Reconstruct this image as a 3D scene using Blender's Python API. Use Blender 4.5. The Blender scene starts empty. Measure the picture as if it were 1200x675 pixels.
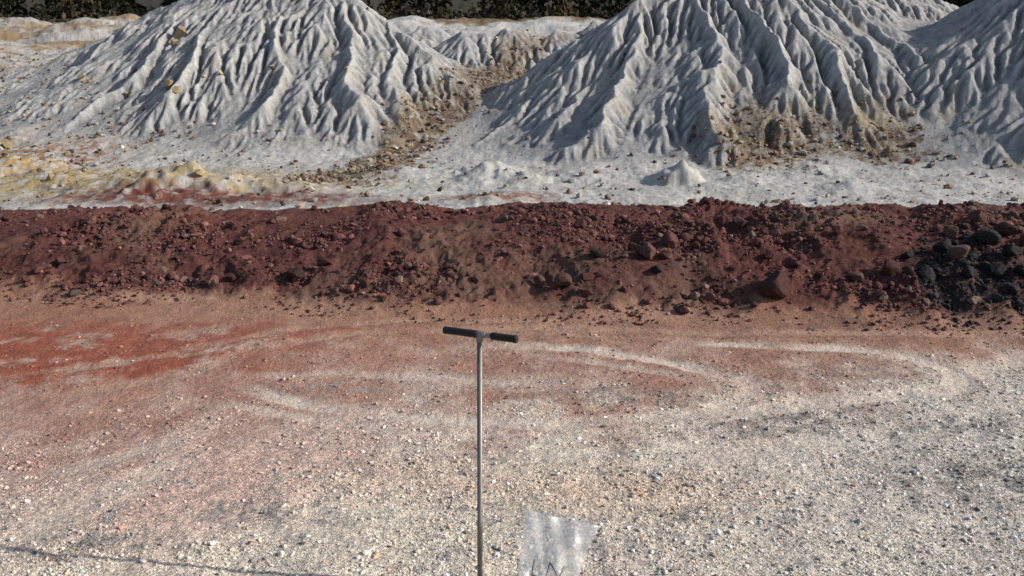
import bpy, math, numpy as np
from mathutils import Vector, Matrix
rng=np.random.default_rng(7)
# ------------------------------------------------------------------ camera
PITCH=math.radians(15.5); F=1000.0; CH=1.7
sc=bpy.context.scene
def P(px,py,D):
    a=(px-600)/F; b=(337.5-py)/F
    dy=math.cos(PITCH)+b*math.sin(PITCH); dz=-math.sin(PITCH)+b*math.cos(PITCH)
    s=D/dy
    return (a*s, D, CH+dz*s)
def G(px,py,z0=0.0):
    a=(px-600)/F; b=(337.5-py)/F
    dy=math.cos(PITCH)+b*math.sin(PITCH); dz=-math.sin(PITCH)+b*math.cos(PITCH)
    s=(z0-CH)/dz
    return (a*s, dy*s)
# ------------------------------------------------------------------ noise
def perlin(x,y,seed=0):
    r=np.random.default_rng(seed+1000)
    perm=r.permutation(256).astype(np.int32); ang=r.random(256)*2*np.pi
    gx=np.cos(ang); gy=np.sin(ang)
    xi=np.floor(x).astype(np.int32); yi=np.floor(y).astype(np.int32)
    xf=x-xi; yf=y-yi
    u=xf*xf*xf*(xf*(xf*6-15)+10); v=yf*yf*yf*(yf*(yf*6-15)+10)
    def g(ix,iy,fx,fy):
        h=perm[(perm[ix&255]+iy)&255]
        return gx[h]*fx+gy[h]*fy
    n00=g(xi,yi,xf,yf); n10=g(xi+1,yi,xf-1,yf)
    n01=g(xi,yi+1,xf,yf-1); n11=g(xi+1,yi+1,xf-1,yf-1)
    a=n00+u*(n10-n00); b=n01+u*(n11-n01)
    return (a+v*(b-a))*1.5
def fbm(x,y,o=4,seed=0,gain=.5):
    t=0;a=1.;f=1.
    for i in range(o):
        t=t+a*perlin(x*f+i*17.3,y*f-i*9.1,seed+i); a*=gain; f*=2.03
    return t
def ridg(x,y,o=3,seed=0,gain=.5):
    t=0;a=1.;f=1.
    for i in range(o):
        t=t+a*(1-2*np.abs(perlin(x*f+i*7.3,y*f-i*5.1,seed+i))); a*=gain; f*=2.1
    return t
def sst(a,b,x):
    t=np.clip((x-a)/(b-a),0,1); return t*t*(3-2*t)
def polydist(x,y,pts,closed=False):
    best=np.full(x.shape,1e9)
    for (a,b) in zip(pts[:-1],pts[1:]):
        ax,ay=a;bx,by=b;dx=bx-ax;dy=by-ay;L=dx*dx+dy*dy
        t=np.clip(((x-ax)*dx+(y-ay)*dy)/L,0,1)
        best=np.minimum(best,np.hypot(x-ax-t*dx,y-ay-t*dy))
    return best
def smoothpts(p,n=3):
    p=[tuple(q) for q in p]
    for _ in range(n):
        o=[p[0]]
        for a,b in zip(p[:-1],p[1:]):
            o.append((a[0]*.75+b[0]*.25,a[1]*.75+b[1]*.25)); o.append((a[0]*.25+b[0]*.75,a[1]*.25+b[1]*.75))
        o.append(p[-1]); p=o
    return p
# ------------------------------------------------------------------ tracks
TR=[
 ([(540,405),(640,406),(720,414),(800,428),(868,443),(890,458),(868,474),(800,488),(700,496),(600,497),(480,490),(380,476),(320,463),(270,446)],.065,1.0),
 ([(790,402),(930,405),(1020,411),(1090,423),(1130,440),(1120,455),(1050,466),(960,474),(880,482),(770,500)],.07,1.0),
 ([(230,440),(340,437),(450,438),(560,443),(660,452)],.045,.5),
 ([(1240,412),(1150,428),(1115,447)],.09,.8),
 ([(200,466),(330,482),(420,500),(540,512),(680,512),(780,498)],.05,.6),
 ([(-20,562),(120,545),(200,520),(260,495)],.08,.6),
 ([(620,417),(720,428),(790,440),(845,458)],.045,.55),
 ([(-20,645),(100,600),(180,560),(240,510)],.10,.6),
 ([(1240,466),(1050,500),(900,530),(680,550)],.06,.5),
 ([(400,520),(620,535),(850,528),(1020,508)],.05,.45),
]
TRW=[(smoothpts([G(*q) for q in pts],2),w,s) for pts,w,s in TR]
TL=[([(0,470),(120,455),(230,432),(330,402),(430,388),(560,384),(800,388),(1200,392)],.065,1.),
    ([(0,440),(150,425),(270,398),(380,380),(520,374),(700,378)],.05,.85),
    ([(0,352),(120,348),(260,352),(330,345)],.06,.6),
    ([(300,372),(420,384),(560,392),(760,396),(1000,398)],.03,.6)]
TLW=[(smoothpts([G(*q) for q in pts],2),w,s) for pts,w,s in TL]
def trackmask(x,y,T,sd=0):
    m=np.zeros(x.shape); near=(y<8)&(y>1)
    xx=x[near]; yy=y[near]
    wx=xx+.03*perlin(xx*2.1,yy*2.1,40+sd)+.016*perlin(xx*11,yy*11,42+sd); wy=yy+.03*perlin(xx*2.1,yy*2.1,41+sd)+.016*perlin(xx*11,yy*11,43+sd)
    mm=np.zeros(xx.shape)
    for pts,w,s in T:
        d=polydist(wx,wy,pts)
        e=np.minimum(np.hypot(xx-pts[0][0],yy-pts[0][1]),np.hypot(xx-pts[-1][0],yy-pts[-1][1]))
        mm=np.maximum(mm,s*(1-sst(w*.4,w*1.5,d))*(.1+.9*sst(0,.4,e)))
    m[near]=np.clip(mm*np.clip(.82+.6*fbm(xx*3,yy*3,4,77),.3,1),0,1)
    return m
# ------------------------------------------------------------------ ground height
def bank_t(x,y):
    yb=5.6-.12*x+.14*perlin(x*.9,x*0+.3,3)+.05*perlin(x*3.1,x*0+.7,4)
    return (y-yb)/1.25, yb
def rise(x,y):
    return np.interp(y,[0,25,29,45,62,70,76,110,200,400,1500],[0,0,.35,3.1,5.1,5.35,5.4,9,17,34,80])
def ground_base(x,y):
    t,yb=bank_t(x,y)
    yc=yb+1.25
    zc=CH-.178*yc-.085+.03*perlin(x*1.1,x*0+5.5,9)+.022*perlin(x*3.3,y*1.5,10)-.03*sst(1.1,2.0,-x)
    zc=np.clip(zc,.15,.7)
    pr=np.where(t<1,sst(-.15,1.2,t)**.62/sst(-.15,1.2,1.0)**.62,1.0)
    down=sst(0,1,(y-yc-.35)/4.6)
    z=zc*pr*(1-down)-1.5*down
    z=z+rise(x,y)
    z=z+.10*np.exp(-((x+6.7)/3.2)**2)*np.exp(-((y-18.7)/.5)**2)
    return z,t,down
MOUNDS=[(800,213,.5,.6),(775,212,.25,.6),(585,206,.38,1.0),(560,210,.25,.8),(615,212,.2,.8),(230,222,.4,1.6),(150,220,.32,2.0),(190,222,.2,1.2),(60,212,.25,1.8),(20,198,.35,1.6),(350,222,.2,1.3),(575,236,.22,1.2),(280,222,.2,1.0),(690,205,.2,1.5),(470,205,.25,1.5),(1110,196,.4,1.0),(960,205,.25,1.4),(30,176,.4,1.5),(100,165,.4,1.4),(870,212,.2,.8),(1000,222,.2,1.)]
MW=[(G(a,b,-1.5),h,r) for a,b,h,r in MOUNDS]
def ground_z(x,y,fine=True,tm=None):
    z,t,down=ground_base(x,y)
    onb=sst(-.1,.12,t)*(1-sst(.35,1,down))
    nearf=1-sst(8,12,y)
    z=z+nearf*(.02*fbm(x*.6,y*.6,2,20))*(1-onb)
    z=z+nearf*(1-onb)*(.006*fbm(x*5,y*5,3,21))
    if fine:
        z=z+nearf*(1-onb)*.0028*fbm(x*38,y*38,2,22)
    bn=np.clip(.8+.9*perlin(x*.8+4,y*.8,34),.25,1.4)
    lum=(.045*fbm(x*1.5,y*1.5,2,30)+.035*ridg(x*2.6+3,y*2.6,3,31)-.02)
    z=z+onb*lum*bn
    if fine: z=z+onb*bn*(.016*fbm(x*11,y*11,4,33,.62))
    # scooped hollow in the bank
    hx,hy=G(640,300,.3); z=z-onb*.09*np.exp(-((x-hx)/.28)**2-((y-hy)/.3)**2)
    hx,hy=G(735,265,.4); z=z-onb*.09*np.exp(-((x-hx)/.35)**2-((y-hy)/.2)**2)
    if tm is not None: z=z-.012*tm
    farf=sst(11,15,y)
    if fine:
        z=z+farf*(.06*fbm(x*.35,y*.35,3,50)+.035*fbm(x*1.6,y*1.6,5,51,.62))
        z=z+farf*sst(30,60,y)*.5*fbm(x*.2,y*.3,4,52)
    for (mx,my),h,r in MW:
        d=np.hypot(x-mx,y-my); d=d*(1+.3*perlin(x*1.2,y*1.2,60)+.2*perlin(x*3.5,y*3.5,61))
        z=z+farf*h*np.clip(1-d/r,0,1)**1.05
    return z
# ------------------------------------------------------------------ heaps
RID=[] # (p0,p1,k,owner)
def ridge(pts,k,own):
    w=[P(*p) for p in pts]
    for a,b in zip(w[:-1],w[1:]): RID.append((a,b,k,own))
def spur(p,dx,L,sl,k,own,n=2):
    a=P(*p); n_=math.hypot(dx,1); b=(a[0]+dx/n_*L,a[1]-L/n_,a[2]-sl*L)
    RID.append((a,b,k,own))
ridge([(190,12,39.5),(240,-12,38),(330,-22,36.5),(395,-14,35.5),(440,18,34.5),(505,64,32.5),(550,116,30.4)],.62,1)
ridge([(190,12,39.5),(140,40,40),(60,80,38),(-40,105,38)],.42,1)
spur((330,-22,36.5),.15,8,.54,.72,1); spur((250,-14,38),-.25,9,.54,.72,1); spur((395,-14,35.5),.3,7,.54,.72,1); spur((450,24,34.2),.25,5,.54,.72,1); spur((290,-18,37),-.1,7,.55,.72,1)
ridge([(545,176,27),(590,146,28),(640,104,29.3),(700,46,31),(760,-2,32.2),(820,-32,33),(900,-46,33.5),(960,-40,34),(1010,-12,35),(1060,-20,37),(1120,5,39)],.63,2)
spur((820,-32,33),-.1,9,.56,.78,2); spur((900,-46,33.5),.1,8.5,.58,.78,2); spur((760,-2,32.2),-.35,7,.54,.75,2); spur((700,46,31),-.35,4.5,.53,.75,2); spur((960,-40,34),.3,6,.58,.75,2); spur((860,-38,33.3),.0,7,.54,.85,2); spur((930,-42,33.8),.22,6,.56,.85,2)
ridge([(1125,20,32),(1180,-20,31),(1250,-60,30.3),(1350,-80,30.3),(1500,-60,31)],.65,3)
spur((1135,8,31.8),-.25,7,.57,.76,3); spur((1190,-24,30.8),-.05,8,.57,.76,3); spur((1250,-60,30.3),.0,8,.57,.76,3)
for i,(a,b,d,w_) in enumerate([(500,30,42,.8),(540,35,40,1.2),(598,33,40.5,.8),(650,35,41,1.),(697,22,43,1.)]):
    p=P(a,b,d); RID.append((p,(p[0]+w_,p[1]+.3,p[2]-.1),.66,4))
def heaps(x,y):
    H=np.full(x.shape,-99.); own=np.zeros(x.shape,np.int8); qx=np.zeros(x.shape); qy=np.zeros(x.shape); dd=np.zeros(x.shape)
    wx=x+.6*perlin(x*.3,y*.3,80)+.22*perlin(x*1.0,y*1.0,82)+.06*perlin(x*3,y*3,84); wy=y+.6*perlin(x*.3,y*.3,81)+.22*perlin(x*1.,y*1.,83)+.06*perlin(x*3,y*3,85)
    for a,b,k,o in RID:
        dx=b[0]-a[0];dy=b[1]-a[1];L=dx*dx+dy*dy
        t=np.clip(((wx-a[0])*dx+(wy-a[1])*dy)/L,0,1)
        cx=a[0]+t*dx;cy=a[1]+t*dy
        d=np.hypot(wx-cx,wy-cy)+1e-6
        z=a[2]+t*(b[2]-a[2])-k*d
        m=z>H
        H=np.where(m,z,H); own=np.where(m,o,own); dd=np.where(m,d,dd)
        R=1.6
        qx=np.where(m,cx+(wx-cx)/d*R,qx); qy=np.where(m,cy+(wy-cy)/d*R,qy)
    amp=sst(0,2.2,dd)
    irr=np.clip(.7+.9*perlin(x*.25,y*.25,97),.1,1.5)
    fl=-.05*(ridg(qx*.75,qy*.75,2,90))-.04*irr*ridg(qx*2.4+.25*x,qy*2.4,3,92,.6)
    H=H+amp*(fl+.07)+.04*fbm(x*1.3,y*1.3,3,95)
    return H,own
def full_z(x,y,fine=True,tm=None):
    """returns z, owner, heapness"""
    z=ground_z(x,y,fine,tm)
    own=np.zeros(x.shape,np.int8); hp=np.full(x.shape,-9.)
    m=y>20
    xm=x[m];ym=y[m]
    H,o=heaps(xm,ym); zb=z[m]
    s=.2
    k=np.clip((H-zb)/s,-30,30)
    zz=zb+s*np.log1p(np.exp(k))
    zz=np.where(k>29,H,zz)
    if fine: zz=zz+sst(0,.5,H-zb)*(.010*fbm(xm*3.5,ym*3.5,4,98,.8)*(1+.5*perlin(xm*.6,ym*.6,99)))
    z[m]=zz; hp[m]=H-zb; own[m]=np.where(H-zb>.05,o,0)
    return z,own,hp
# ------------------------------------------------------------------ erosion on a regular grid
X0,X1,Y0,Y1,CS=-34,34,21,52,.08
nx=int((X1-X0)/CS);ny=int((Y1-Y0)/CS)
gx,gy=np.meshgrid(X0+np.arange(nx)*CS,Y0+np.arange(ny)*CS)
h0,ow0,hp0=full_z(gx,gy,False)
h=(h0/CS).copy()+rng.normal(0,.12,h0.shape)+.30*fbm(gx*3,gy*3,3,150)
hf=h.ravel()
cand=np.flatnonzero((hp0>-.1).ravel())
def blur(a):
    b=a.copy()
    b[1:-1,1:-1]=(a[1:-1,1:-1]*4+a[:-2,1:-1]+a[2:,1:-1]+a[1:-1,:-2]+a[1:-1,2:])/8
    return b
for bt in range(18):
    N=26000
    c=rng.choice(cand,N); px=(c%nx)+rng.random(N); py=(c//nx)+rng.random(N)
    dx=np.zeros(N);dy=np.zeros(N);sp=np.ones(N);wa=np.ones(N);se=np.zeros(N)
    for st in range(60):
        px=np.clip(px,1,nx-3);py=np.clip(py,1,ny-3)
        ix=px.astype(np.int64);iy=py.astype(np.int64);u=px-ix;v=py-iy
        i0=iy*nx+ix
        a=hf[i0];b=hf[i0+1];cc=hf[i0+nx];d=hf[i0+nx+1]
        gX=(b-a)*(1-v)+(d-cc)*v; gY=(cc-a)*(1-u)+(d-b)*u
        hh=a*(1-u)*(1-v)+b*u*(1-v)+cc*(1-u)*v+d*u*v
        dx=dx*.08-gX*.92;dy=dy*.08-gY*.92
        n=np.hypot(dx,dy)+1e-9;dx/=n;dy/=n
        qx=np.clip(px+dx,1,nx-3);qy=np.clip(py+dy,1,ny-3)
        jx=qx.astype(np.int64);jy=qy.astype(np.int64);U=qx-jx;V=qy-jy
        j=jy*nx+jx
        h2=hf[j]*(1-U)*(1-V)+hf[j+1]*U*(1-V)+hf[j+nx]*(1-U)*V+hf[j+nx+1]*U*V
        dh=h2-hh
        cap=np.maximum(-dh,.01)*sp*wa*1.25
        er=np.where((dh>0),-np.minimum(dh,se),np.where(se>cap,-(se-cap)*.12,np.minimum((cap-se)*.10,np.maximum(-dh,0)*.4)))
        er=er*(st>0)
        se=se+er
        W=np.concatenate([er*(1-u)*(1-v),er*u*(1-v),er*(1-u)*v,er*u*v])
        I=np.concatenate([i0,i0+1,i0+nx,i0+nx+1])
        hf-=np.bincount(I,W,hf.size)*.55
        sp=np.sqrt(np.maximum(sp*sp*.9-dh*.5,.01));sp=np.minimum(sp,3);wa*=.985
        px,py=qx,qy
    if bt%4==3:
        h=hf.reshape(ny,nx); hb=blur(h); h=h*.85+hb*.15; hf=h.ravel().copy()
h=hf.reshape(ny,nx)
delta=(h*CS-h0)
print('delta',np.percentile(delta[hp0>0],[1,10,50,90,99]))
fade=sst(0,2,gx-X0)*sst(0,2,X1-gx)*sst(0,1.5,gy-Y0)*sst(0,2,Y1-gy)
delta=np.clip(delta,-.42,.35)*fade
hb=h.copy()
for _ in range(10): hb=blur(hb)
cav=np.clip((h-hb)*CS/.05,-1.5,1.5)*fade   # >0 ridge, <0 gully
def samp(A,x,y):
    fx=np.clip((x-X0)/CS,0,nx-2.001);fy=np.clip((y-Y0)/CS,0,ny-2.001)
    ix=fx.astype(int);iy=fy.astype(int);u=fx-ix;v=fy-iy
    r=A[iy,ix]*(1-u)*(1-v)+A[iy,ix+1]*u*(1-v)+A[iy+1,ix]*(1-u)*v+A[iy+1,ix+1]*u*v
    return np.where((x>X0)&(x<X1)&(y>Y0)&(y<Y1),r,0)
# ------------------------------------------------------------------ colour
def mix(c,m,col):
    m=np.clip(m,0,1)[...,None]; return c*(1-m)+np.array(col)*m
DEB=[([P(640,70,42)[:2],P(600,88,39)[:2],P(560,115,34)[:2],P(515,150,30.0)[:2],G(455,190,-1.5),G(380,212,-1.5)],1.1,1.),
     ([P(1100,50,37)[:2],P(1045,100,31.5)[:2],P(1010,140,28.5)[:2],G(960,178,-1.5),G(880,197,-1.5)],1.6,1.2),
     ([P(1000,130,28.5)[:2],G(1000,178,-1.5),G(1020,196,-1.5)],1.4,1.1)]
def ell(x,y,px,py,rx,ry,z0=0):
    cx,cy=G(px,py,z0); d=np.hypot((x-cx)/rx,(y-cy)/ry)
    return np.clip(1.3-d,0,1)
def colour(x,y,own,hp):
    c=np.zeros(x.shape+(3,)); n1=fbm(x*.8,y*.8,4,100); n2=fbm(x*3.2,y*3.2,4,105,.6); n3=fbm(x*11,y*11,4,110,.7)
    grav=np.zeros(x.shape)
    # --- near flat
    t,yb=bank_t(x,y)
    c[:]=(.29,.150,.100)
    c=mix(c,.5+.8*n1,(.35,.205,.145))
    c=mix(c,ell(x,y,250,385,1.6,.25)*(.5+.9*n2),(.28,.11,.075))
    c=mix(c,ell(x,y,980,385,2.2,.35)*(.6+.9*n2),(.25,.14,.105))
    # pink transition band
    yp=4.85-.06*x+.12*n1
    pk=1-sst(-.35,.35,(y-yp)+.22*n2+.12*n3)
    pinkc=mix(np.zeros_like(c)+np.array((.43,.285,.225)),.5+1.1*n2,(.36,.21,.16))
    pinkc=mix(pinkc,(.1+1.2*n1+.5*n3),(.49,.385,.32))
    c=c*(1-pk[...,None])+pinkc*pk[...,None]
    c=mix(c,ell(x,y,40,415,1.7,.55)*1.5*(.75+.9*n2+.4*n3),(.29,.095,.060))
    c=mix(c,ell(x,y,250,405,1.0,.25)*1.0*(.5+.9*n2+.4*n3),(.29,.105,.07))
    yt=3.82+.19*np.clip(x,-3,4)+.12*n1
    pale=1-sst(-.55,.5,(y-yt)+.28*n2+.16*n3)
    palec=mix(np.zeros_like(c)+np.array((.69,.605,.49)),.5+1.1*n2,(.61,.535,.445))
    palec=mix(palec,sst(-.3,2.4,x+.6*n1)*.65,(.54,.51,.46))
    palec=mix(palec,(n1-.05)*1.0*sst(-2.5,1,-x),(.60,.46,.39))
    palec=mix(palec,ell(x,y,60,530,1.4,.85)*1.2*(.7+.6*n1),(.54,.37,.31))
    palec=mix(palec,ell(x,y,330,500,1.4,.40)*1.1*(.7+.8*n2),(.56,.405,.335))
    palec=mix(palec,ell(x,y,650,500,1.4,.22)*.7*(.6+.8*n2),(.57,.43,.36))
    palec=mix(palec,ell(x,y,720,575,.6,.22)*.8,(.64,.49,.365))
    palec=mix(palec,ell(x,y,480,560,.5,.2)*.7,(.63,.48,.37))
    palec=mix(palec,(n3+.3*n2-.3)*1.2,(.36,.34,.315))
    for q in [(310,600,.22,.1),(790,605,.25,.06),(1150,560,.5,.25),(880,500,.5,.15),(1100,500,.5,.15),(120,640,.3,.1)]:
        palec=mix(palec,ell(x,y,*q)*(.5+.9*n3),(.26,.24,.22))
    c=c*(1-pale[...,None])+palec*pale[...,None]
    # red islands inside the circle tracks
    for q,s in [((620,425,.75,.25),1.1),((430,420,.7,.22),1.),((760,450,.5,.15),.9),((960,432,.5,.2),.9),((500,465,.8,.14),.85),((660,470,.5,.12),.8),((250,455,.6,.2),.9),((100,470,.8,.2),.7),((1040,440,.3,.12),.7)]:
        c=mix(c,ell(x,y,*q)*s*(.6+1.0*n2+.4*n3),(.36,.205,.155))
    for q,s in [((740,465,.5,.12),.8),((1000,440,.5,.12),.7),((930,490,.5,.12),.7),((400,455,.5,.1),.5)]:
        c=mix(c,ell(x,y,*q)*s*(.5+1.2*n3),(.28,.24,.215))
    tm=trackmask(x,y,TRW); tl=trackmask(x,y,TLW,5)
    nf=(y<8)
    c=mix(c,tm*.88*nf,(.62,.53,.445)); c=mix(c,tl*.75*nf,(.42,.275,.20))
    grav=np.clip(pale*.85+.35*pk+.15,0,1)*nf*(1-.5*tm)
    # --- bank
    ob=sst(-.10,.12,t+.08*n2+.05*n3)*(y<15)
    bc=np.zeros_like(c)+np.array((.130,.050,.042))
    bc=mix(bc,.4+1.2*n2,(.096,.038,.034))
    bc=mix(bc,(n1-.08)*1.6,(.160,.098,.072))
    bc=mix(bc,ell(x,y,620,315,.75,.7,.25)*(.6+.6*n2),(.165,.105,.078))
    bc=mix(bc,ell(x,y,1140,320,.45,.5,.25)*(.9+.9*n2),(.028,.025,.027))
    bc=mix(bc,(n3-.35)*1.2,(.17,.085,.065))
    bc=mix(bc,(-n3-.3)*1.2,(.06,.028,.025))
    bc=mix(bc,sst(.6,1.0,t)*sst(.8,2.5,-x)*.5,(.14,.054,.045))
    c=c*(1-ob[...,None])+bc*ob[...,None]
    # --- far
    fr=sst(11.5,13,y)
    fc=np.zeros_like(c)+np.array((.43,.425,.405))
    fc=mix(fc,.25+.9*n1,(.37,.355,.325))
    fc=mix(fc,(n3-.1)*1.2,(.27,.245,.21))
    fc=mix(fc,(n2-.1)*.9,(.49,.49,.48))
    fc=mix(fc,ell(x,y,140,214,6.0,2.6,-1.5)*1.8*(.6+1.2*n2),(.33,.25,.125))
    fc=mix(fc,ell(x,y,20,190,3.2,3.2,-1.5)*1.2*(.5+1.3*n2),(.27,.16,.09))
    fc=mix(fc,ell(x,y,0,198,1.6,1.2,-1.5)*1.5*(.6+1.3*n2),(.42,.28,.11))
    fc=mix(fc,ell(x,y,340,218,3.0,1.4,-1.5)*.9*(.5+1.3*n2),(.36,.31,.21))
    fc=mix(fc,ell(x,y,580,232,1.3,.9,-1.5)*1.6*(.7+1.*n2),(.23,.12,.085))
    fc=mix(fc,np.exp(-((x+6.7)/3.6)**4)*np.exp(-((y-18.9)/.8)**4)*1.4*(.7+.6*n2),(.15,.06,.045))
    fc=mix(fc,sst(9,15,-x)*sst(31,36,y)*(1-sst(66,70,y))*(.0+1.7*fbm(x*.15,y*.35,5,130,.65)),(.28,.20,.11))
    fc=mix(fc,sst(9,15,-x)*sst(27,31,y)*(.05+1.1*n2),(.20,.14,.10))
    fc=mix(fc,(1-sst(9,14,-x))*sst(36,40,y)*(1-sst(50,54,y))*(.6+.8*n2),(.18,.13,.095))
    fc=mix(fc,sst(63,65,y+1.5*n1)*(1-sst(69,71,y)),(.15,.11,.07))
    dm=np.zeros(x.shape)
    far=y>20
    for pts,w,s in DEB:
        d=polydist(x[far]+.6*n1[far],y[far]+.6*n2[far],pts); dm[far]=np.maximum(dm[far],s*(1-sst(w*.35,w*1.3,d)))
    hz=np.zeros(x.shape)+np.array(.31)
    hc=np.stack([hz*1.01,hz*1.005,hz*.985],-1)
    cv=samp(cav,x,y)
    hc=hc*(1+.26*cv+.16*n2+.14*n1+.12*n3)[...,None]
    hc=mix(hc,np.clip(n1+.3*n2-.12,0,1)*.8,(.315,.285,.235))
    hm=sst(-.35,.25,hp+.15*n2)
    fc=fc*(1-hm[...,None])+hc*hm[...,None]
    dcol=mix(np.zeros_like(c)+np.array((.19,.14,.09)),.5+1.5*n2,(.12,.083,.06))
    dcol=mix(dcol,(n1)*1.2,(.30,.245,.15))
    dmm=np.clip(dm*(1.1+1.1*n2+.7*n3),0,1)*(1-sst(1.0,2.2,hp+.8*n2))
    fc=fc*(1-dmm[...,None])+dcol*dmm[...,None]
    fc=mix(fc,sst(68,70,y+2*n1),(.045,.04,.028))
    c=c*(1-fr[...,None])+fc*fr[...,None]
    return np.clip(c,.01,.8),grav,dmm
# ------------------------------------------------------------------ mesh helpers
def mkmesh(name,verts,faces,mat,col=None,grav=None,smooth=True,n=4):
    me=bpy.data.meshes.new(name)
    nv=len(verts);nf=len(faces)
    me.vertices.add(nv);me.vertices.foreach_set('co',np.asarray(verts,np.float32).ravel())
    me.loops.add(nf*n);me.polygons.add(nf)
    me.loops.foreach_set('vertex_index',np.asarray(faces,np.int32).ravel())
    me.polygons.foreach_set('loop_start',np.arange(nf,dtype=np.int32)*n)
    try: me.polygons.foreach_set('loop_total',np.full(nf,n,np.int32))
    except Exception: pass
    me.polygons.foreach_set('use_smooth',np.full(nf,smooth,bool))
    me.update(calc_edges=True)
    if col is not None:
        a=me.color_attributes.new('Col','FLOAT_COLOR','POINT')
        cc=np.ones((nv,4),np.float32);cc[:,:3]=col;a.data.foreach_set('color',cc.ravel())
    if grav is not None:
        a=me.attributes.new('grav','FLOAT','POINT');a.data.foreach_set('value',grav.astype(np.float32))
    me.materials.append(mat)
    ob=bpy.data.objects.new(name,me);sc.collection.objects.link(ob);return ob
def nm(name):
    m=bpy.data.materials.new(name);m.use_nodes=True;nt=m.node_tree;b=nt.nodes['Principled BSDF'];return m,nt,b
def groundmat(name,near=True,bumpscale=9.,bumpd=.05,con=.2):
    m,nt,b=nm(name);N=nt.nodes.new;L=nt.links.new
    b.inputs['Roughness'].default_value=.95;b.inputs['Specular IOR Level'].default_value=.12
    at=N('ShaderNodeAttribute');at.attribute_name='Col'
    tc=N('ShaderNodeTexCoord')
    n1=N('ShaderNodeTexNoise');n1.inputs['Scale'].default_value=bumpscale;n1.inputs['Detail'].default_value=8;n1.inputs['Roughness'].default_value=.75
    L(tc.outputs['Object'],n1.inputs['Vector'])
    mr=N('ShaderNodeMapRange');mr.inputs[1].default_value=.3;mr.inputs[2].default_value=.7;mr.inputs[3].default_value=1-con;mr.inputs[4].default_value=1+con
    L(n1.outputs['Fac'],mr.inputs[0])
    mul=N('ShaderNodeVectorMath');mul.operation='SCALE';L(at.outputs['Color'],mul.inputs[0]);L(mr.outputs[0],mul.inputs['Scale'])
    last=mul.outputs[0]
    bp=N('ShaderNodeBump');bp.inputs['Distance'].default_value=bumpd;bp.inputs['Strength'].default_value=.8
    L(n1.outputs['Fac'],bp.inputs['Height']);bl=bp.outputs[0]
    if near:
        ga=N('ShaderNodeAttribute');ga.attribute_name='grav'
        for scl,amt in ((190.,.42),(90.,.34)):
            vo=N('ShaderNodeTexVoronoi');vo.inputs['Scale'].default_value=scl;L(tc.outputs['Object'],vo.inputs['Vector'])
            sep=N('ShaderNodeSeparateColor');L(vo.outputs['Color'],sep.inputs[0])
            m2=N('ShaderNodeMapRange');m2.inputs[3].default_value=1-amt;m2.inputs[4].default_value=1+amt*.8
            L(sep.outputs[0],m2.inputs[0])
            mx=N('ShaderNodeMapRange');L(ga.outputs['Fac'],mx.inputs[0]);mx.inputs[3].default_value=1.0;L(m2.outputs[0],mx.inputs[4])
            s=N('ShaderNodeVectorMath');s.operation='SCALE';L(last,s.inputs[0]);L(mx.outputs[0],s.inputs['Scale']);last=s.outputs[0]
            b2=N('ShaderNodeBump');b2.invert=True;b2.inputs['Distance'].default_value=.45/scl;b2.inputs['Strength'].default_value=.6
            L(vo.outputs['Distance'],b2.inputs['Height']);L(bl,b2.inputs['Normal']);bl=b2.outputs[0]
    L(last,b.inputs['Base Color']);L(bl,b.inputs['Normal'])
    return m
def stonemat(name,sc_=60.):
    m,nt,b=nm(name);N=nt.nodes.new;L=nt.links.new
    b.inputs['Roughness'].default_value=.88;b.inputs['Specular IOR Level'].default_value=.2
    at=N('ShaderNodeAttribute');at.attribute_name='Col';tc=N('ShaderNodeTexCoord')
    n1=N('ShaderNodeTexNoise');n1.inputs['Scale'].default_value=sc_;n1.inputs['Detail'].default_value=5;L(tc.outputs['Object'],n1.inputs['Vector'])
    mr=N('ShaderNodeMapRange');mr.inputs[1].default_value=.3;mr.inputs[2].default_value=.7;mr.inputs[3].default_value=.65;mr.inputs[4].default_value=1.3;L(n1.outputs['Fac'],mr.inputs[0])
    s=N('ShaderNodeVectorMath');s.operation='SCALE';L(at.outputs['Color'],s.inputs[0]);L(mr.outputs[0],s.inputs['Scale']);L(s.outputs[0],b.inputs['Base Color'])
    bp=N('ShaderNodeBump');bp.inputs['Distance'].default_value=.4/sc_;bp.inputs['Strength'].default_value=.6;L(n1.outputs['Fac'],bp.inputs['Height']);L(bp.outputs[0],b.inputs['Normal'])
    return m
M_ground=groundmat('gravel_and_clay',True,9.,.03); M_bank=groundmat('red_earth',False,30.,.04,.3); M_heap=groundmat('grey_spoil',False,6.,.09,.26)
M_stone=stonemat('stone'); M_rockfar=stonemat('far_stone',15.)
# ------------------------------------------------------------------ terrain fan sheet
def rows():
    r=[-400,-100,-30,-10,-3,-1,0,.5,1.0,1.4]
    y=1.7
    while y<4.0: r.append(y); y+=.0098
    while y<5.0: r.append(y); y+=.012
    while y<7.6: r.append(y); y+=.0135
    while y<15: r.append(y); y+=.16
    while y<25: r.append(y); y+=.08
    while y<38: r.append(y); y+=.06
    while y<48: r.append(y); y+=.11
    while y<80: r.append(y); y+=.4
    r+= [82,86,92,100,120,150,200,300,400,700,1500]
    return np.array(r)
Y=rows()
tf=np.linspace(-.92,.92,1250)
ext=np.array([1.0,1.15,1.5,2.5,6,25,100])
T=np.concatenate([-ext[::-1],tf,ext])
YY,TT=np.meshgrid(Y,T,indexing='ij')
XX=(np.maximum(YY,0)*.82+2.2)*TT
x=XX.ravel();y=YY.ravel()
tm=trackmask(x,y,TRW)+.7*trackmask(x,y,TLW,5)
z,own,hp=full_z(x,y,True,tm)
z=z+samp(delta,x,y)*(hp>-2)
col,grav,dmm=colour(x,y,own,hp)
V=np.stack([x,y,z],-1)
R,C=YY.shape
i=np.arange(R*C).reshape(R,C)
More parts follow.
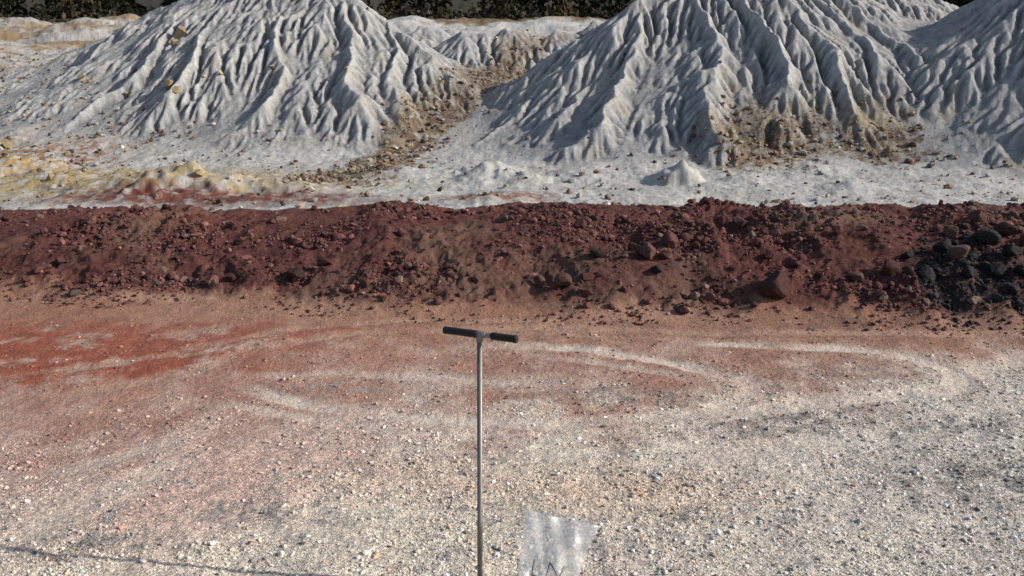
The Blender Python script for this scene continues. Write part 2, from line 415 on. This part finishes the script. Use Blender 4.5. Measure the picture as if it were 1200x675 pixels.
Fq=np.stack([i[:-1,:-1],i[:-1,1:],i[1:,1:],i[1:,:-1]],-1).reshape(-1,4)
tb,_=bank_t(x,y)
ownv=own.astype(int).copy()
ownv[(tb>-.02)&(y<11.5)&(np.abs(x)<14)]=9
fo=ownv[Fq[:,0]]
def emit(code,name,mat):
    f=Fq[fo==code]
    u,inv=np.unique(f,return_inverse=True)
    return mkmesh(name,V[u],inv.reshape(-1,4),mat,col[u],grav[u])
emit(0,'ground',M_ground)
emit(9,'red_earth_bank',M_bank)
for k,nme in ((1,'spoil_heap'),(2,'spoil_heap.001'),(3,'spoil_heap.002'),(4,'spoil_heap.003')):
    emit(k,nme,M_heap)
# ------------------------------------------------------------------ stones
import bmesh
def ico(sub):
    bm=bmesh.new();bmesh.ops.create_icosphere(bm,subdivisions=sub,radius=1)
    v=np.array([q.co[:] for q in bm.verts]);f=np.array([[a.index for a in q.verts] for q in bm.faces]);bm.free();return v,f
def variants(sub,n,cuts=9,rough=.1):
    v,f=ico(sub);out=[]
    for k in range(n):
        p=v.copy()
        for c in range(cuts):
            nn=rng.normal(size=3);nn/=np.linalg.norm(nn);d=rng.uniform(.45,.85)
            s=np.maximum(p@nn-d,0);p-=s[:,None]*nn
        p*=(1+rng.normal(0,rough,(len(p),1)))
        p/=np.abs(p).max()
        out.append(p)
    return np.array(out),f
def scatter(name,xs,ys,size,cols,sub,mat,flat=.7,sink=.25,smooth=False,rough=.08,zs=None):
    n=len(xs);vs,f=variants(sub,16,9,rough)
    if zs is None:
        xs=np.asarray(xs);ys=np.asarray(ys)
        zs,_,hpp=full_z(xs,ys,True,trackmask(xs,ys,TRW)+.7*trackmask(xs,ys,TLW,5)); zs=zs+samp(delta,xs,ys)*(hpp>-2)
    vi=rng.integers(0,16,n)
    p=vs[vi]*1.0
    s=size[:,None]*np.stack([rng.uniform(.75,1.25,n),rng.uniform(.7,1.1,n),rng.uniform(flat*.7,flat*1.25,n)],-1)
    p=p*s[:,None,:]
    a=rng.uniform(0,2*np.pi,n);b=rng.normal(0,.45,n)
    ca,sa,cb,sb=np.cos(a),np.sin(a),np.cos(b),np.sin(b)
    X,Yv,Z=p[...,0],p[...,1],p[...,2]
    Y2=Yv*cb[:,None]-Z*sb[:,None];Z2=Yv*sb[:,None]+Z*cb[:,None]
    X3=X*ca[:,None]-Y2*sa[:,None];Y3=X*sa[:,None]+Y2*ca[:,None]
    vv=np.stack([X3+xs[:,None],Y3+ys[:,None],Z2+(zs+size*flat*(1-2*sink)*.8)[:,None]],-1).reshape(-1,3)
    nv=vs.shape[1]
    ff=(f[None]+(np.arange(n)*nv)[:,None,None]).reshape(-1,3)
    cc=np.repeat(cols,nv,0)
    return mkmesh(name,vv,ff,mat,cc,None,smooth,3)
def basecol(xs,ys):
    z_,o_,h_=full_z(xs,ys,False); c,g,d=colour(xs,ys,o_,h_); return c,g,d,h_
# pebbles on the foreground
n=190000
yy=2.0+ (6.0-2.0)*rng.random(n)**1.6
xx=(yy*.66+.5)*rng.uniform(-1,1,n)
c,g,_,_=basecol(xx,yy)
tmk=trackmask(xx,yy,TRW)
dens=np.clip(.12+.80*g,0,1)*(1-.9*tmk)*np.clip(.6+.75*fbm(xx*2.2,yy*2.2,3,200)+.12*np.clip(xx,-2,3),.08,1)
tb,_=bank_t(xx,yy)
keep=(rng.random(n)<dens)&(tb<.0)
xx=xx[keep];yy=yy[keep];c=c[keep];n=len(xx)
size=.0019+.0027*rng.random(n)**1.5+.010*rng.random(n)**9*(rng.random(n)<.6)
val=np.exp(rng.normal(0.08,.30,n))
grey=c.mean(1,keepdims=True)
w=rng.random((n,1))*.35
cc=(c*(1-w)+grey*w)*val[:,None]
dark=rng.random(n)<.08;cc[dark]*=.4
rd=rng.random(n)<.08;cc[rd]=cc[rd]*np.array((.95,.68,.55))
cc=np.clip(cc,.03,.80)
scatter('gravel',xx,yy,size,cc,1,M_stone,.62,.28)
print('pebbles',n)
# bank rubble
def rubble(name,n,ylo,yhi,smin,smax,pw,seed,densf,colf,sub=1,mat=M_stone,rough=.08,sink=.3):
    t=rng.uniform(ylo,yhi,n)
    xs=rng.uniform(-5.6,5.6,n)
    _,yb=bank_t(xs,xs*0+6);ys=yb+1.25*t
    k=rng.random(n)<densf(xs,ys,t)
    xs=xs[k];ys=ys[k];m=len(xs)
    size=smin+(smax-smin)*rng.random(m)**pw
    return scatter(name,xs,ys,size,colf(xs,ys,m),sub,mat,.8,sink,rough=rough)
def bankcol(xs,ys,m):
    base=np.array((.115,.048,.041));c=base*np.exp(rng.normal(0,.38,m))[:,None]
    k=rng.random(m)<.20;c[k]=np.array((.115,.078,.064))*np.exp(rng.normal(0,.25,k.sum()))[:,None]
    bx,by=G(1150,320,.25);d=np.hypot((xs-bx)/.45,(ys-by)/.6);k=(d<1)&(rng.random(m)<.93);c[k]=np.array((.028,.025,.027))*np.exp(rng.normal(0,.35,k.sum()))[:,None]
    return np.clip(c,.01,.6)
def dz(xs,ys,t):
    q=np.clip(.22+1.3*fbm(xs*1.3,ys*1.3,3,210)+.15*sst(-.5,1.5,xs),.04,1)
    bx,by=G(1150,320,.25);q=np.maximum(q,1.2*np.exp(-((xs-bx)/.4)**2-((ys-by)/.5)**2))
    sx,_=G(610,300,.3)
    q=q*(1-.6*np.exp(-((xs-sx)/.45)**2)*(t>.1))
    return q*np.where(t<0,.4,1)
rubble('bank_rubble',56000,-.22,1.35,.005,.021,3,1,dz,bankcol)
rubble('bank_rubble.001',3900,-.08,1.45,.016,.052,3,2,dz,bankcol,2,rough=.04,sink=.25)
# individually placed larger stones  (px,py,height-level,size)
BR=[(905,358,.03,.13),(345,316,.2,.10),(380,310,.22,.06),(660,336,.12,.10),(632,330,.14,.065),(760,300,.3,.095),(785,290,.34,.085),(745,292,.33,.065),(800,370,0,.055),(1040,340,.1,.08),(1062,345,.1,.06),(1000,345,.08,.06),(1120,330,.15,.10),(1150,312,.22,.10),(1180,330,.15,.09),(1100,318,.2,.08),(1165,345,.1,.08),(1130,350,.08,.07),(1195,350,.08,.08),(1085,345,.1,.07),(1140,290,.3,.08),(1175,300,.27,.09),(1110,300,.27,.07),(1060,320,.2,.06),(1200,310,.25,.08),(560,330,.15,.05),(500,325,.17,.05),(430,345,.06,.04),(270,315,.2,.05),(160,300,.25,.045),(70,295,.25,.055),(30,320,.15,.04),(860,320,.2,.06),(930,320,.2,.05),(700,300,.3,.06),(730,345,.1,.04),(540,350,.06,.035),(470,275,.38,.06),(590,262,.42,.05),(680,270,.4,.07),(980,290,.32,.06),(1185,370,0,.05),(870,270,.4,.06),(820,285,.35,.06),(770,315,.25,.06)]
bx=[];by=[];bs=[]
for a,b_,zl,s in BR:
    q=G(a,b_,zl*.85);bx.append(q[0]);by.append(q[1]);bs.append(s*.88)
bx=np.array(bx);by=np.array(by);bs=np.array(bs)
scatter('boulder_pile',bx,by,bs,np.clip(bankcol(bx,by,len(bx))*.6,.015,.09),3,M_stone,.9,.15,rough=.018)
# far debris rocks
n=90000
yy=rng.uniform(14,46,n);xx=(yy*.68)*rng.uniform(-1,1,n)
c,g,dm,hpp=basecol(xx,yy)
n2=fbm(xx*.7,yy*.7,3,220)
dl=sst(8,13,-xx)*sst(19,24,yy)*.35
dens=np.where((hpp>1.2)&(dm<.1),.006,dm*.6+.06*np.clip(.6+n2*1.5,0.1,1.5)+dl*np.clip(.3+n2,0,1))
k=rng.random(n)<dens
xx=xx[k];yy=yy[k];c=c[k];dm=dm[k];m=len(xx)
size=.02+.10*rng.random(m)**4
pal=np.array([(.20,.13,.08),(.13,.085,.06),(.30,.25,.15),(.32,.30,.27),(.09,.07,.06),(.20,.12,.08)])
cc=pal[rng.integers(0,6,m)]*np.exp(rng.normal(0,.25,m))[:,None]
scatter('scree',xx,yy,size,np.clip(cc,.02,.6),1,M_rockfar,.75,.25)
# ochre boulders on the left heap
OB=[(213,42,.50),(205,52,.35),(198,102,.36),(206,108,.25),(8,172,.35),(30,187,.22),(20,205,.25),(235,207,.18),(60,208,.2),(95,92,.3)]
def drop(px,py):
    D=np.linspace(15,46,900);q=np.array([P(px,py,d) for d in D]);zz,_,h_=full_z(q[:,0],q[:,1],False);zz=zz+samp(delta,q[:,0],q[:,1])
    k=np.argmax(zz>q[:,2]);return q[k,0],q[k,1]
oq=[drop(a,b_) for a,b_,s in OB]
ox=np.array([q[0] for q in oq]);oy=np.array([q[1] for q in oq]);os_=np.array([s for *_,s in OB])*.8
scatter('ochre_boulder',ox,oy,os_,np.array([(.31,.235,.13)]*len(OB))*np.exp(rng.normal(0,.12,len(OB)))[:,None],4,M_rockfar,.7,.35,rough=.008)
# ------------------------------------------------------------------ distant trees
m_leaf,nt,b=nm('dark_foliage');b.inputs['Roughness'].default_value=.9;b.inputs['Specular IOR Level'].default_value=.1
at=nt.nodes.new('ShaderNodeAttribute');at.attribute_name='Col';nt.links.new(at.outputs['Color'],b.inputs['Base Color'])
LV=[];LF=[];LC=[]
def addquads(c,s,colr):
    n=len(c)
    u=rng.normal(size=(n,3));u/=np.linalg.norm(u,axis=1)[:,None]
    w=rng.normal(size=(n,3));w-=np.sum(u*w,1)[:,None]*u;w/=np.linalg.norm(w,axis=1)[:,None]
    s=s[:,None]
    q=np.stack([c-u*s,c-w*s*.5,c+u*s,c+w*s*.5],1).reshape(-1,3)
    b0=sum(len(a) for a in LV)
    LV.append(q);LF.append(np.arange(n*4).reshape(n,4)+b0);LC.append(np.repeat(colr,4,0))
for k in range(130):
    ty=rng.uniform(71,92);tx=rng.uniform(-62,62)
    zb=float(ground_z(np.array([tx]),np.array([ty]),False)[0])
    H=rng.uniform(6,11);n=420
    hh=rng.random(n)**.9
    rad=(1-hh)**.8*H*.24*(.55+.45*np.sin(hh*40+k))*np.sqrt(rng.random(n))+.1
    a=rng.uniform(0,2*np.pi,n)
    c=np.stack([tx+rad*np.cos(a),ty+rad*np.sin(a),zb+.3+hh*H],-1)
    cl=np.array((.030,.036,.020))*np.exp(rng.normal(0,.4,n))[:,None]*rng.uniform(.6,1.2)
    if rng.random()<.4: cl=cl*np.array((1.7,1.1,.9))
    addquads(c,rng.uniform(.15,.45,n),cl)
    for j in range(6): # tapered trunk
        r0=.16*(1-j/6.5);r1=.16*(1-(j+1)/6.5);z0=zb-.2+H*j/6;z1=zb-.2+H*(j+1)/6
        ang=np.arange(6)/6*2*np.pi
        ring=lambda r,zz:np.stack([tx+r*np.cos(ang),ty+r*np.sin(ang),np.full(6,zz)],-1)
        b0=sum(len(a) for a in LV)
        LV.append(np.concatenate([ring(r0,z0),ring(r1,z1)]));LF.append(np.array([[q,(q+1)%6,6+(q+1)%6,6+q] for q in range(6)])+b0);LC.append(np.tile([[.06,.045,.035]],(12,1)))
n=20000 # undergrowth
ux=rng.uniform(-62,62,n);uy=rng.uniform(68,84,n);uz=ground_z(ux,uy,False)
c=np.stack([ux,uy,uz+rng.random(n)**1.5*1.2*np.clip(.5+fbm(ux*.3,uy*.3,2,300),.05,1.3)],-1)
addquads(c,rng.uniform(.12,.35,n),np.array((.042,.035,.023))*np.exp(rng.normal(0,.45,n))[:,None])
mkmesh('distant_trees',np.concatenate(LV),np.concatenate(LF),m_leaf,np.concatenate(LC),None,False,4)
# ------------------------------------------------------------------ soil probe
def gz(x_,y_): return float(ground_z(np.array([x_]),np.array([y_]))[0])
m_steel,nt,b=nm('brushed_steel');b.inputs['Metallic'].default_value=.6;b.inputs['Roughness'].default_value=.5
nn=nt.nodes.new('ShaderNodeTexNoise');nn.inputs['Scale'].default_value=40;cr=nt.nodes.new('ShaderNodeValToRGB')
cr.color_ramp.elements[0].color=(.10,.097,.09,1);cr.color_ramp.elements[1].color=(.24,.235,.225,1);cr.color_ramp.elements[0].position=.3;cr.color_ramp.elements[1].position=.7
nt.links.new(nn.outputs['Fac'],cr.inputs[0]);nt.links.new(cr.outputs[0],b.inputs['Base Color'])
m_rub,nt,b=nm('black_rubber');b.inputs['Roughness'].default_value=.7;b.inputs['Specular IOR Level'].default_value=.25
nn=nt.nodes.new('ShaderNodeTexNoise');nn.inputs['Scale'].default_value=200;cr=nt.nodes.new('ShaderNodeValToRGB')
cr.color_ramp.elements[0].color=(.008,.008,.009,1);cr.color_ramp.elements[1].color=(.025,.023,.021,1)
nt.links.new(nn.outputs['Fac'],cr.inputs[0]);nt.links.new(cr.outputs[0],b.inputs['Base Color'])
def lathe(name,prof,p0,p1,mat,parent,seg=24):
    """prof: list of (t metres along axis, radius)"""
    a=Vector(p0);d=(Vector(p1)-a).normalized();q=d.to_track_quat('Z','Y')
    v=[];f=[]
    for t,r in prof:
        for k in range(seg):
            an=2*math.pi*k/seg;v.append(a+q@Vector((r*math.cos(an),r*math.sin(an),t)))
    for i_ in range(len(prof)-1):
        for k in range(seg):
            f.append((i_*seg+k,i_*seg+(k+1)%seg,(i_+1)*seg+(k+1)%seg,(i_+1)*seg+k))
    me=bpy.data.meshes.new(name);me.from_pydata([tuple(p) for p in v],[],f+[tuple(range(seg))[::-1],tuple(range((len(prof)-1)*seg,len(prof)*seg))])
    for p in me.polygons:p.use_smooth=len(p.vertices)==4
    me.materials.append(mat);o=bpy.data.objects.new(name,me);sc.collection.objects.link(o);o.parent=parent;return o
probe=bpy.data.objects.new('soil_probe',None);sc.collection.objects.link(probe)
bx_,by_=-.106,2.43;g0=gz(bx_,by_)
top=Vector(P(562,393,2.43));bot=Vector((bx_,by_,g0-.12))
Lr=(top-bot).length
lathe('rod',[(0,.003),(.03,.0085),(Lr*.35,.0085),(Lr*.35+.001,.0090),(Lr*.35+.03,.0090),(Lr*.35+.031,.0082),(Lr-.004,.0082)],bot,top,m_steel,probe)
ax=(Vector(P(605,397.5,2.385))-Vector(P(520,386.5,2.475)))
hl=ax.length;ax.normalize();c0=Vector(P(562.5,392,2.43))
e0=c0-ax*hl/2;e1=c0+ax*hl/2
lathe('crossbar',[(0.002,.0075),(hl-.002,.0075)],e0,e1,m_steel,probe)
lathe('socket',[(-.02,.0095),(-.019,.0105),(.006,.0105),(.008,.009)],top,top+(top-bot),m_steel,probe)
lathe('collar',[(-.018,.0085),(-.017,.0095),(.017,.0095),(.018,.0085)],c0,e1,m_steel,probe)
gl=hl*.36
def gripprof(L):
    pr=[(0,.006),(.003,.0115),(.008,.0125)]
    t=.010
    while t<L-.012:
        pr+=[(t,.0112),(t+.003,.0118),(t+.006,.0112)];t+=.008
    return pr+[(L-.006,.0118),(L,.0095)]
lathe('grip_1',gripprof(gl+.03),e0-ax*.003,c0,m_rub,probe)
lathe('grip_2',gripprof(gl),e1+ax*.003,c0,m_rub,probe)
# ------------------------------------------------------------------ plastic bag
m_bag=bpy.data.materials.new('clear_polythene');m_bag.use_nodes=True;nt=m_bag.node_tree;nt.nodes.clear();N=nt.nodes.new;L=nt.links.new
out=N('ShaderNodeOutputMaterial');tr=N('ShaderNodeBsdfTransparent');di=N('ShaderNodeBsdfDiffuse');tl_=N('ShaderNodeBsdfTranslucent');gl_=N('ShaderNodeBsdfGlossy')
di.inputs['Color'].default_value=(.84,.85,.86,1);tl_.inputs['Color'].default_value=(.84,.85,.86,1);gl_.inputs['Roughness'].default_value=.28;gl_.inputs['Color'].default_value=(.95,.95,.95,1);tr.inputs['Color'].default_value=(.97,.98,.98,1)
tc=N('ShaderNodeTexCoord');no=N('ShaderNodeTexNoise');no.inputs['Scale'].default_value=16;no.inputs['Detail'].default_value=4;no.inputs['Distortion'].default_value=1.0;L(tc.outputs['Object'],no.inputs['Vector'])
mr=N('ShaderNodeMapRange');mr.inputs[1].default_value=.35;mr.inputs[2].default_value=.7;mr.inputs[3].default_value=.26;mr.inputs[4].default_value=.46;L(no.outputs['Fac'],mr.inputs[0])
bp=N('ShaderNodeBump');bp.inputs['Distance'].default_value=.006;bp.inputs['Strength'].default_value=.7;L(no.outputs['Fac'],bp.inputs['Height']);L(bp.outputs[0],gl_.inputs['Normal']);L(bp.outputs[0],di.inputs['Normal'])
m1=N('ShaderNodeMixShader');m1.inputs[0].default_value=.5;L(di.outputs[0],m1.inputs[1]);L(tl_.outputs[0],m1.inputs[2])
m2=N('ShaderNodeMixShader');L(mr.outputs[0],m2.inputs[0]);L(tr.outputs[0],m2.inputs[1]);L(m1.outputs[0],m2.inputs[2])
m3=N('ShaderNodeMixShader');m3.inputs[0].default_value=.08;L(m2.outputs[0],m3.inputs[1]);L(gl_.outputs[0],m3.inputs[2]);L(m3.outputs[0],out.inputs[0])
bag=bpy.data.objects.new('plastic_bag',None);sc.collection.objects.link(bag)
TL_=Vector(P(616,597,2.44));TR_=Vector(P(701,616,2.40));BLx=Vector(P(600,735,2.24));BRx=Vector(P(655,738,2.26))
BLx.z=max(BLx.z,gz(BLx.x,BLx.y)+.004);BRx.z=max(BRx.z,gz(BRx.x,BRx.y)+.004)
nrm=(TR_-TL_).cross(BLx-TL_).normalized()
if nrm.y>0:nrm=-nrm
nu,nv_=36,48
def bagp(u,v,side):
    p=(TL_*(1-u)+TR_*u)*(1-v)+(BLx*(1-u)+BRx*u)*v
    e=math.sin(math.pi*min(max(u,0),1))**.5
    th=(.006+.022*math.sin(math.pi*v**.8)*e)*e
    wr=.006*math.sin(u*9+v*6)+.004*math.sin(u*21-v*13+1)+.002*math.sin(v*31+u*8)+.02*math.sin(math.pi*v)*(u-.5)
    ed=.003*math.sin(v*17)+.001*math.sin(v*41)
    p=p+nrm*(side*th+wr)+(TR_-TL_).normalized()*ed*(2*u-1)*0.8
    if v<.02: p=p+Vector((0,0,.003*math.sin(u*11+side)))
    return p
for side,nme in ((1,'front_film'),(-1,'back_film')):
    v=[tuple(bagp(a/nu,b_/nv_,side)) for b_ in range(nv_+1) for a in range(nu+1)]
    f=[(b_*(nu+1)+a,b_*(nu+1)+a+1,(b_+1)*(nu+1)+a+1,(b_+1)*(nu+1)+a) for b_ in range(nv_) for a in range(nu)]
    me=bpy.data.meshes.new(nme);me.from_pydata(v,[],f);me.materials.append(m_bag)
    for p in me.polygons:p.use_smooth=True
    o=bpy.data.objects.new(nme,me);sc.collection.objects.link(o);o.parent=bag
m_ink,nt,b=nm('marker_ink');b.inputs['Base Color'].default_value=(.12,.12,.14,1)
def strip(name,pts,w,mat,n=14):
    v=[];f=[]
    for (a,b_) in zip(pts[:-1],pts[1:]):
        for k in range(n+1):
            t=k/n;u=a[0]+(b_[0]-a[0])*t;vv=a[1]+(b_[1]-a[1])*t
            d=Vector((b_[0]-a[0],(b_[1]-a[1])*1.5));d.normalize();pu,pv=-d.y*w,d.x*w/1.5
            v+= [tuple(bagp(u+pu,vv+pv,1)+nrm*.0015),tuple(bagp(u-pu,vv-pv,1)+nrm*.0015)]
        b0=len(v)-2*(n+1)
        f+=[(b0+2*k,b0+2*k+1,b0+2*k+3,b0+2*k+2) for k in range(n)]
    me=bpy.data.meshes.new(name);me.from_pydata(v,[],f);me.materials.append(mat);o=bpy.data.objects.new(name,me);sc.collection.objects.link(o);o.parent=bag
strip('letter_l',[(.24,.42),(.23,.56),(.38,.57)],.009,m_ink)
strip('letter_n',[(.48,.57),(.49,.43),(.70,.57),(.72,.44)],.009,m_ink)
m_zip,nt,b=nm('zip_seal');b.inputs['Base Color'].default_value=(.75,.78,.8,1);b.inputs['Alpha'].default_value=.3;b.inputs['Roughness'].default_value=.3
strip('zip_seal',[(.01,.075),(.99,.075)],.008,m_zip,40)
# ------------------------------------------------------------------ light
el=math.radians(29);az=math.radians(-7)
sd=Vector((math.cos(el)*math.cos(az),math.cos(el)*math.sin(az),math.sin(el)))
l=bpy.data.lights.new('sun','SUN');l.energy=4.8;l.angle=math.radians(.5);l.color=(1,.94,.86)
lo=bpy.data.objects.new('sun',l);lo.rotation_euler=sd.to_track_quat('Z','Y').to_euler();lo.location=(20,-5,15);sc.collection.objects.link(lo)
w=bpy.data.worlds.new('World');sc.world=w;w.use_nodes=True;nt=w.node_tree
sk=nt.nodes.new('ShaderNodeTexSky');sk.sky_type='NISHITA';sk.sun_disc=False;sk.sun_elevation=el;sk.sun_rotation=math.atan2(sd.x,sd.y);sk.dust_density=2.0
bg=nt.nodes['Background'];bg.inputs['Strength'].default_value=.13;nt.links.new(sk.outputs[0],bg.inputs['Color'])
cam=bpy.data.cameras.new('camera');co=bpy.data.objects.new('camera',cam);sc.collection.objects.link(co);sc.camera=co
co.location=(0,0,CH);co.rotation_euler=(math.pi/2-PITCH,0,0);cam.sensor_width=36;cam.lens=36*F/1200;cam.clip_end=5000;cam.clip_start=.05
sc.view_settings.view_transform='Standard';sc.view_settings.look='None';sc.view_settings.exposure=0
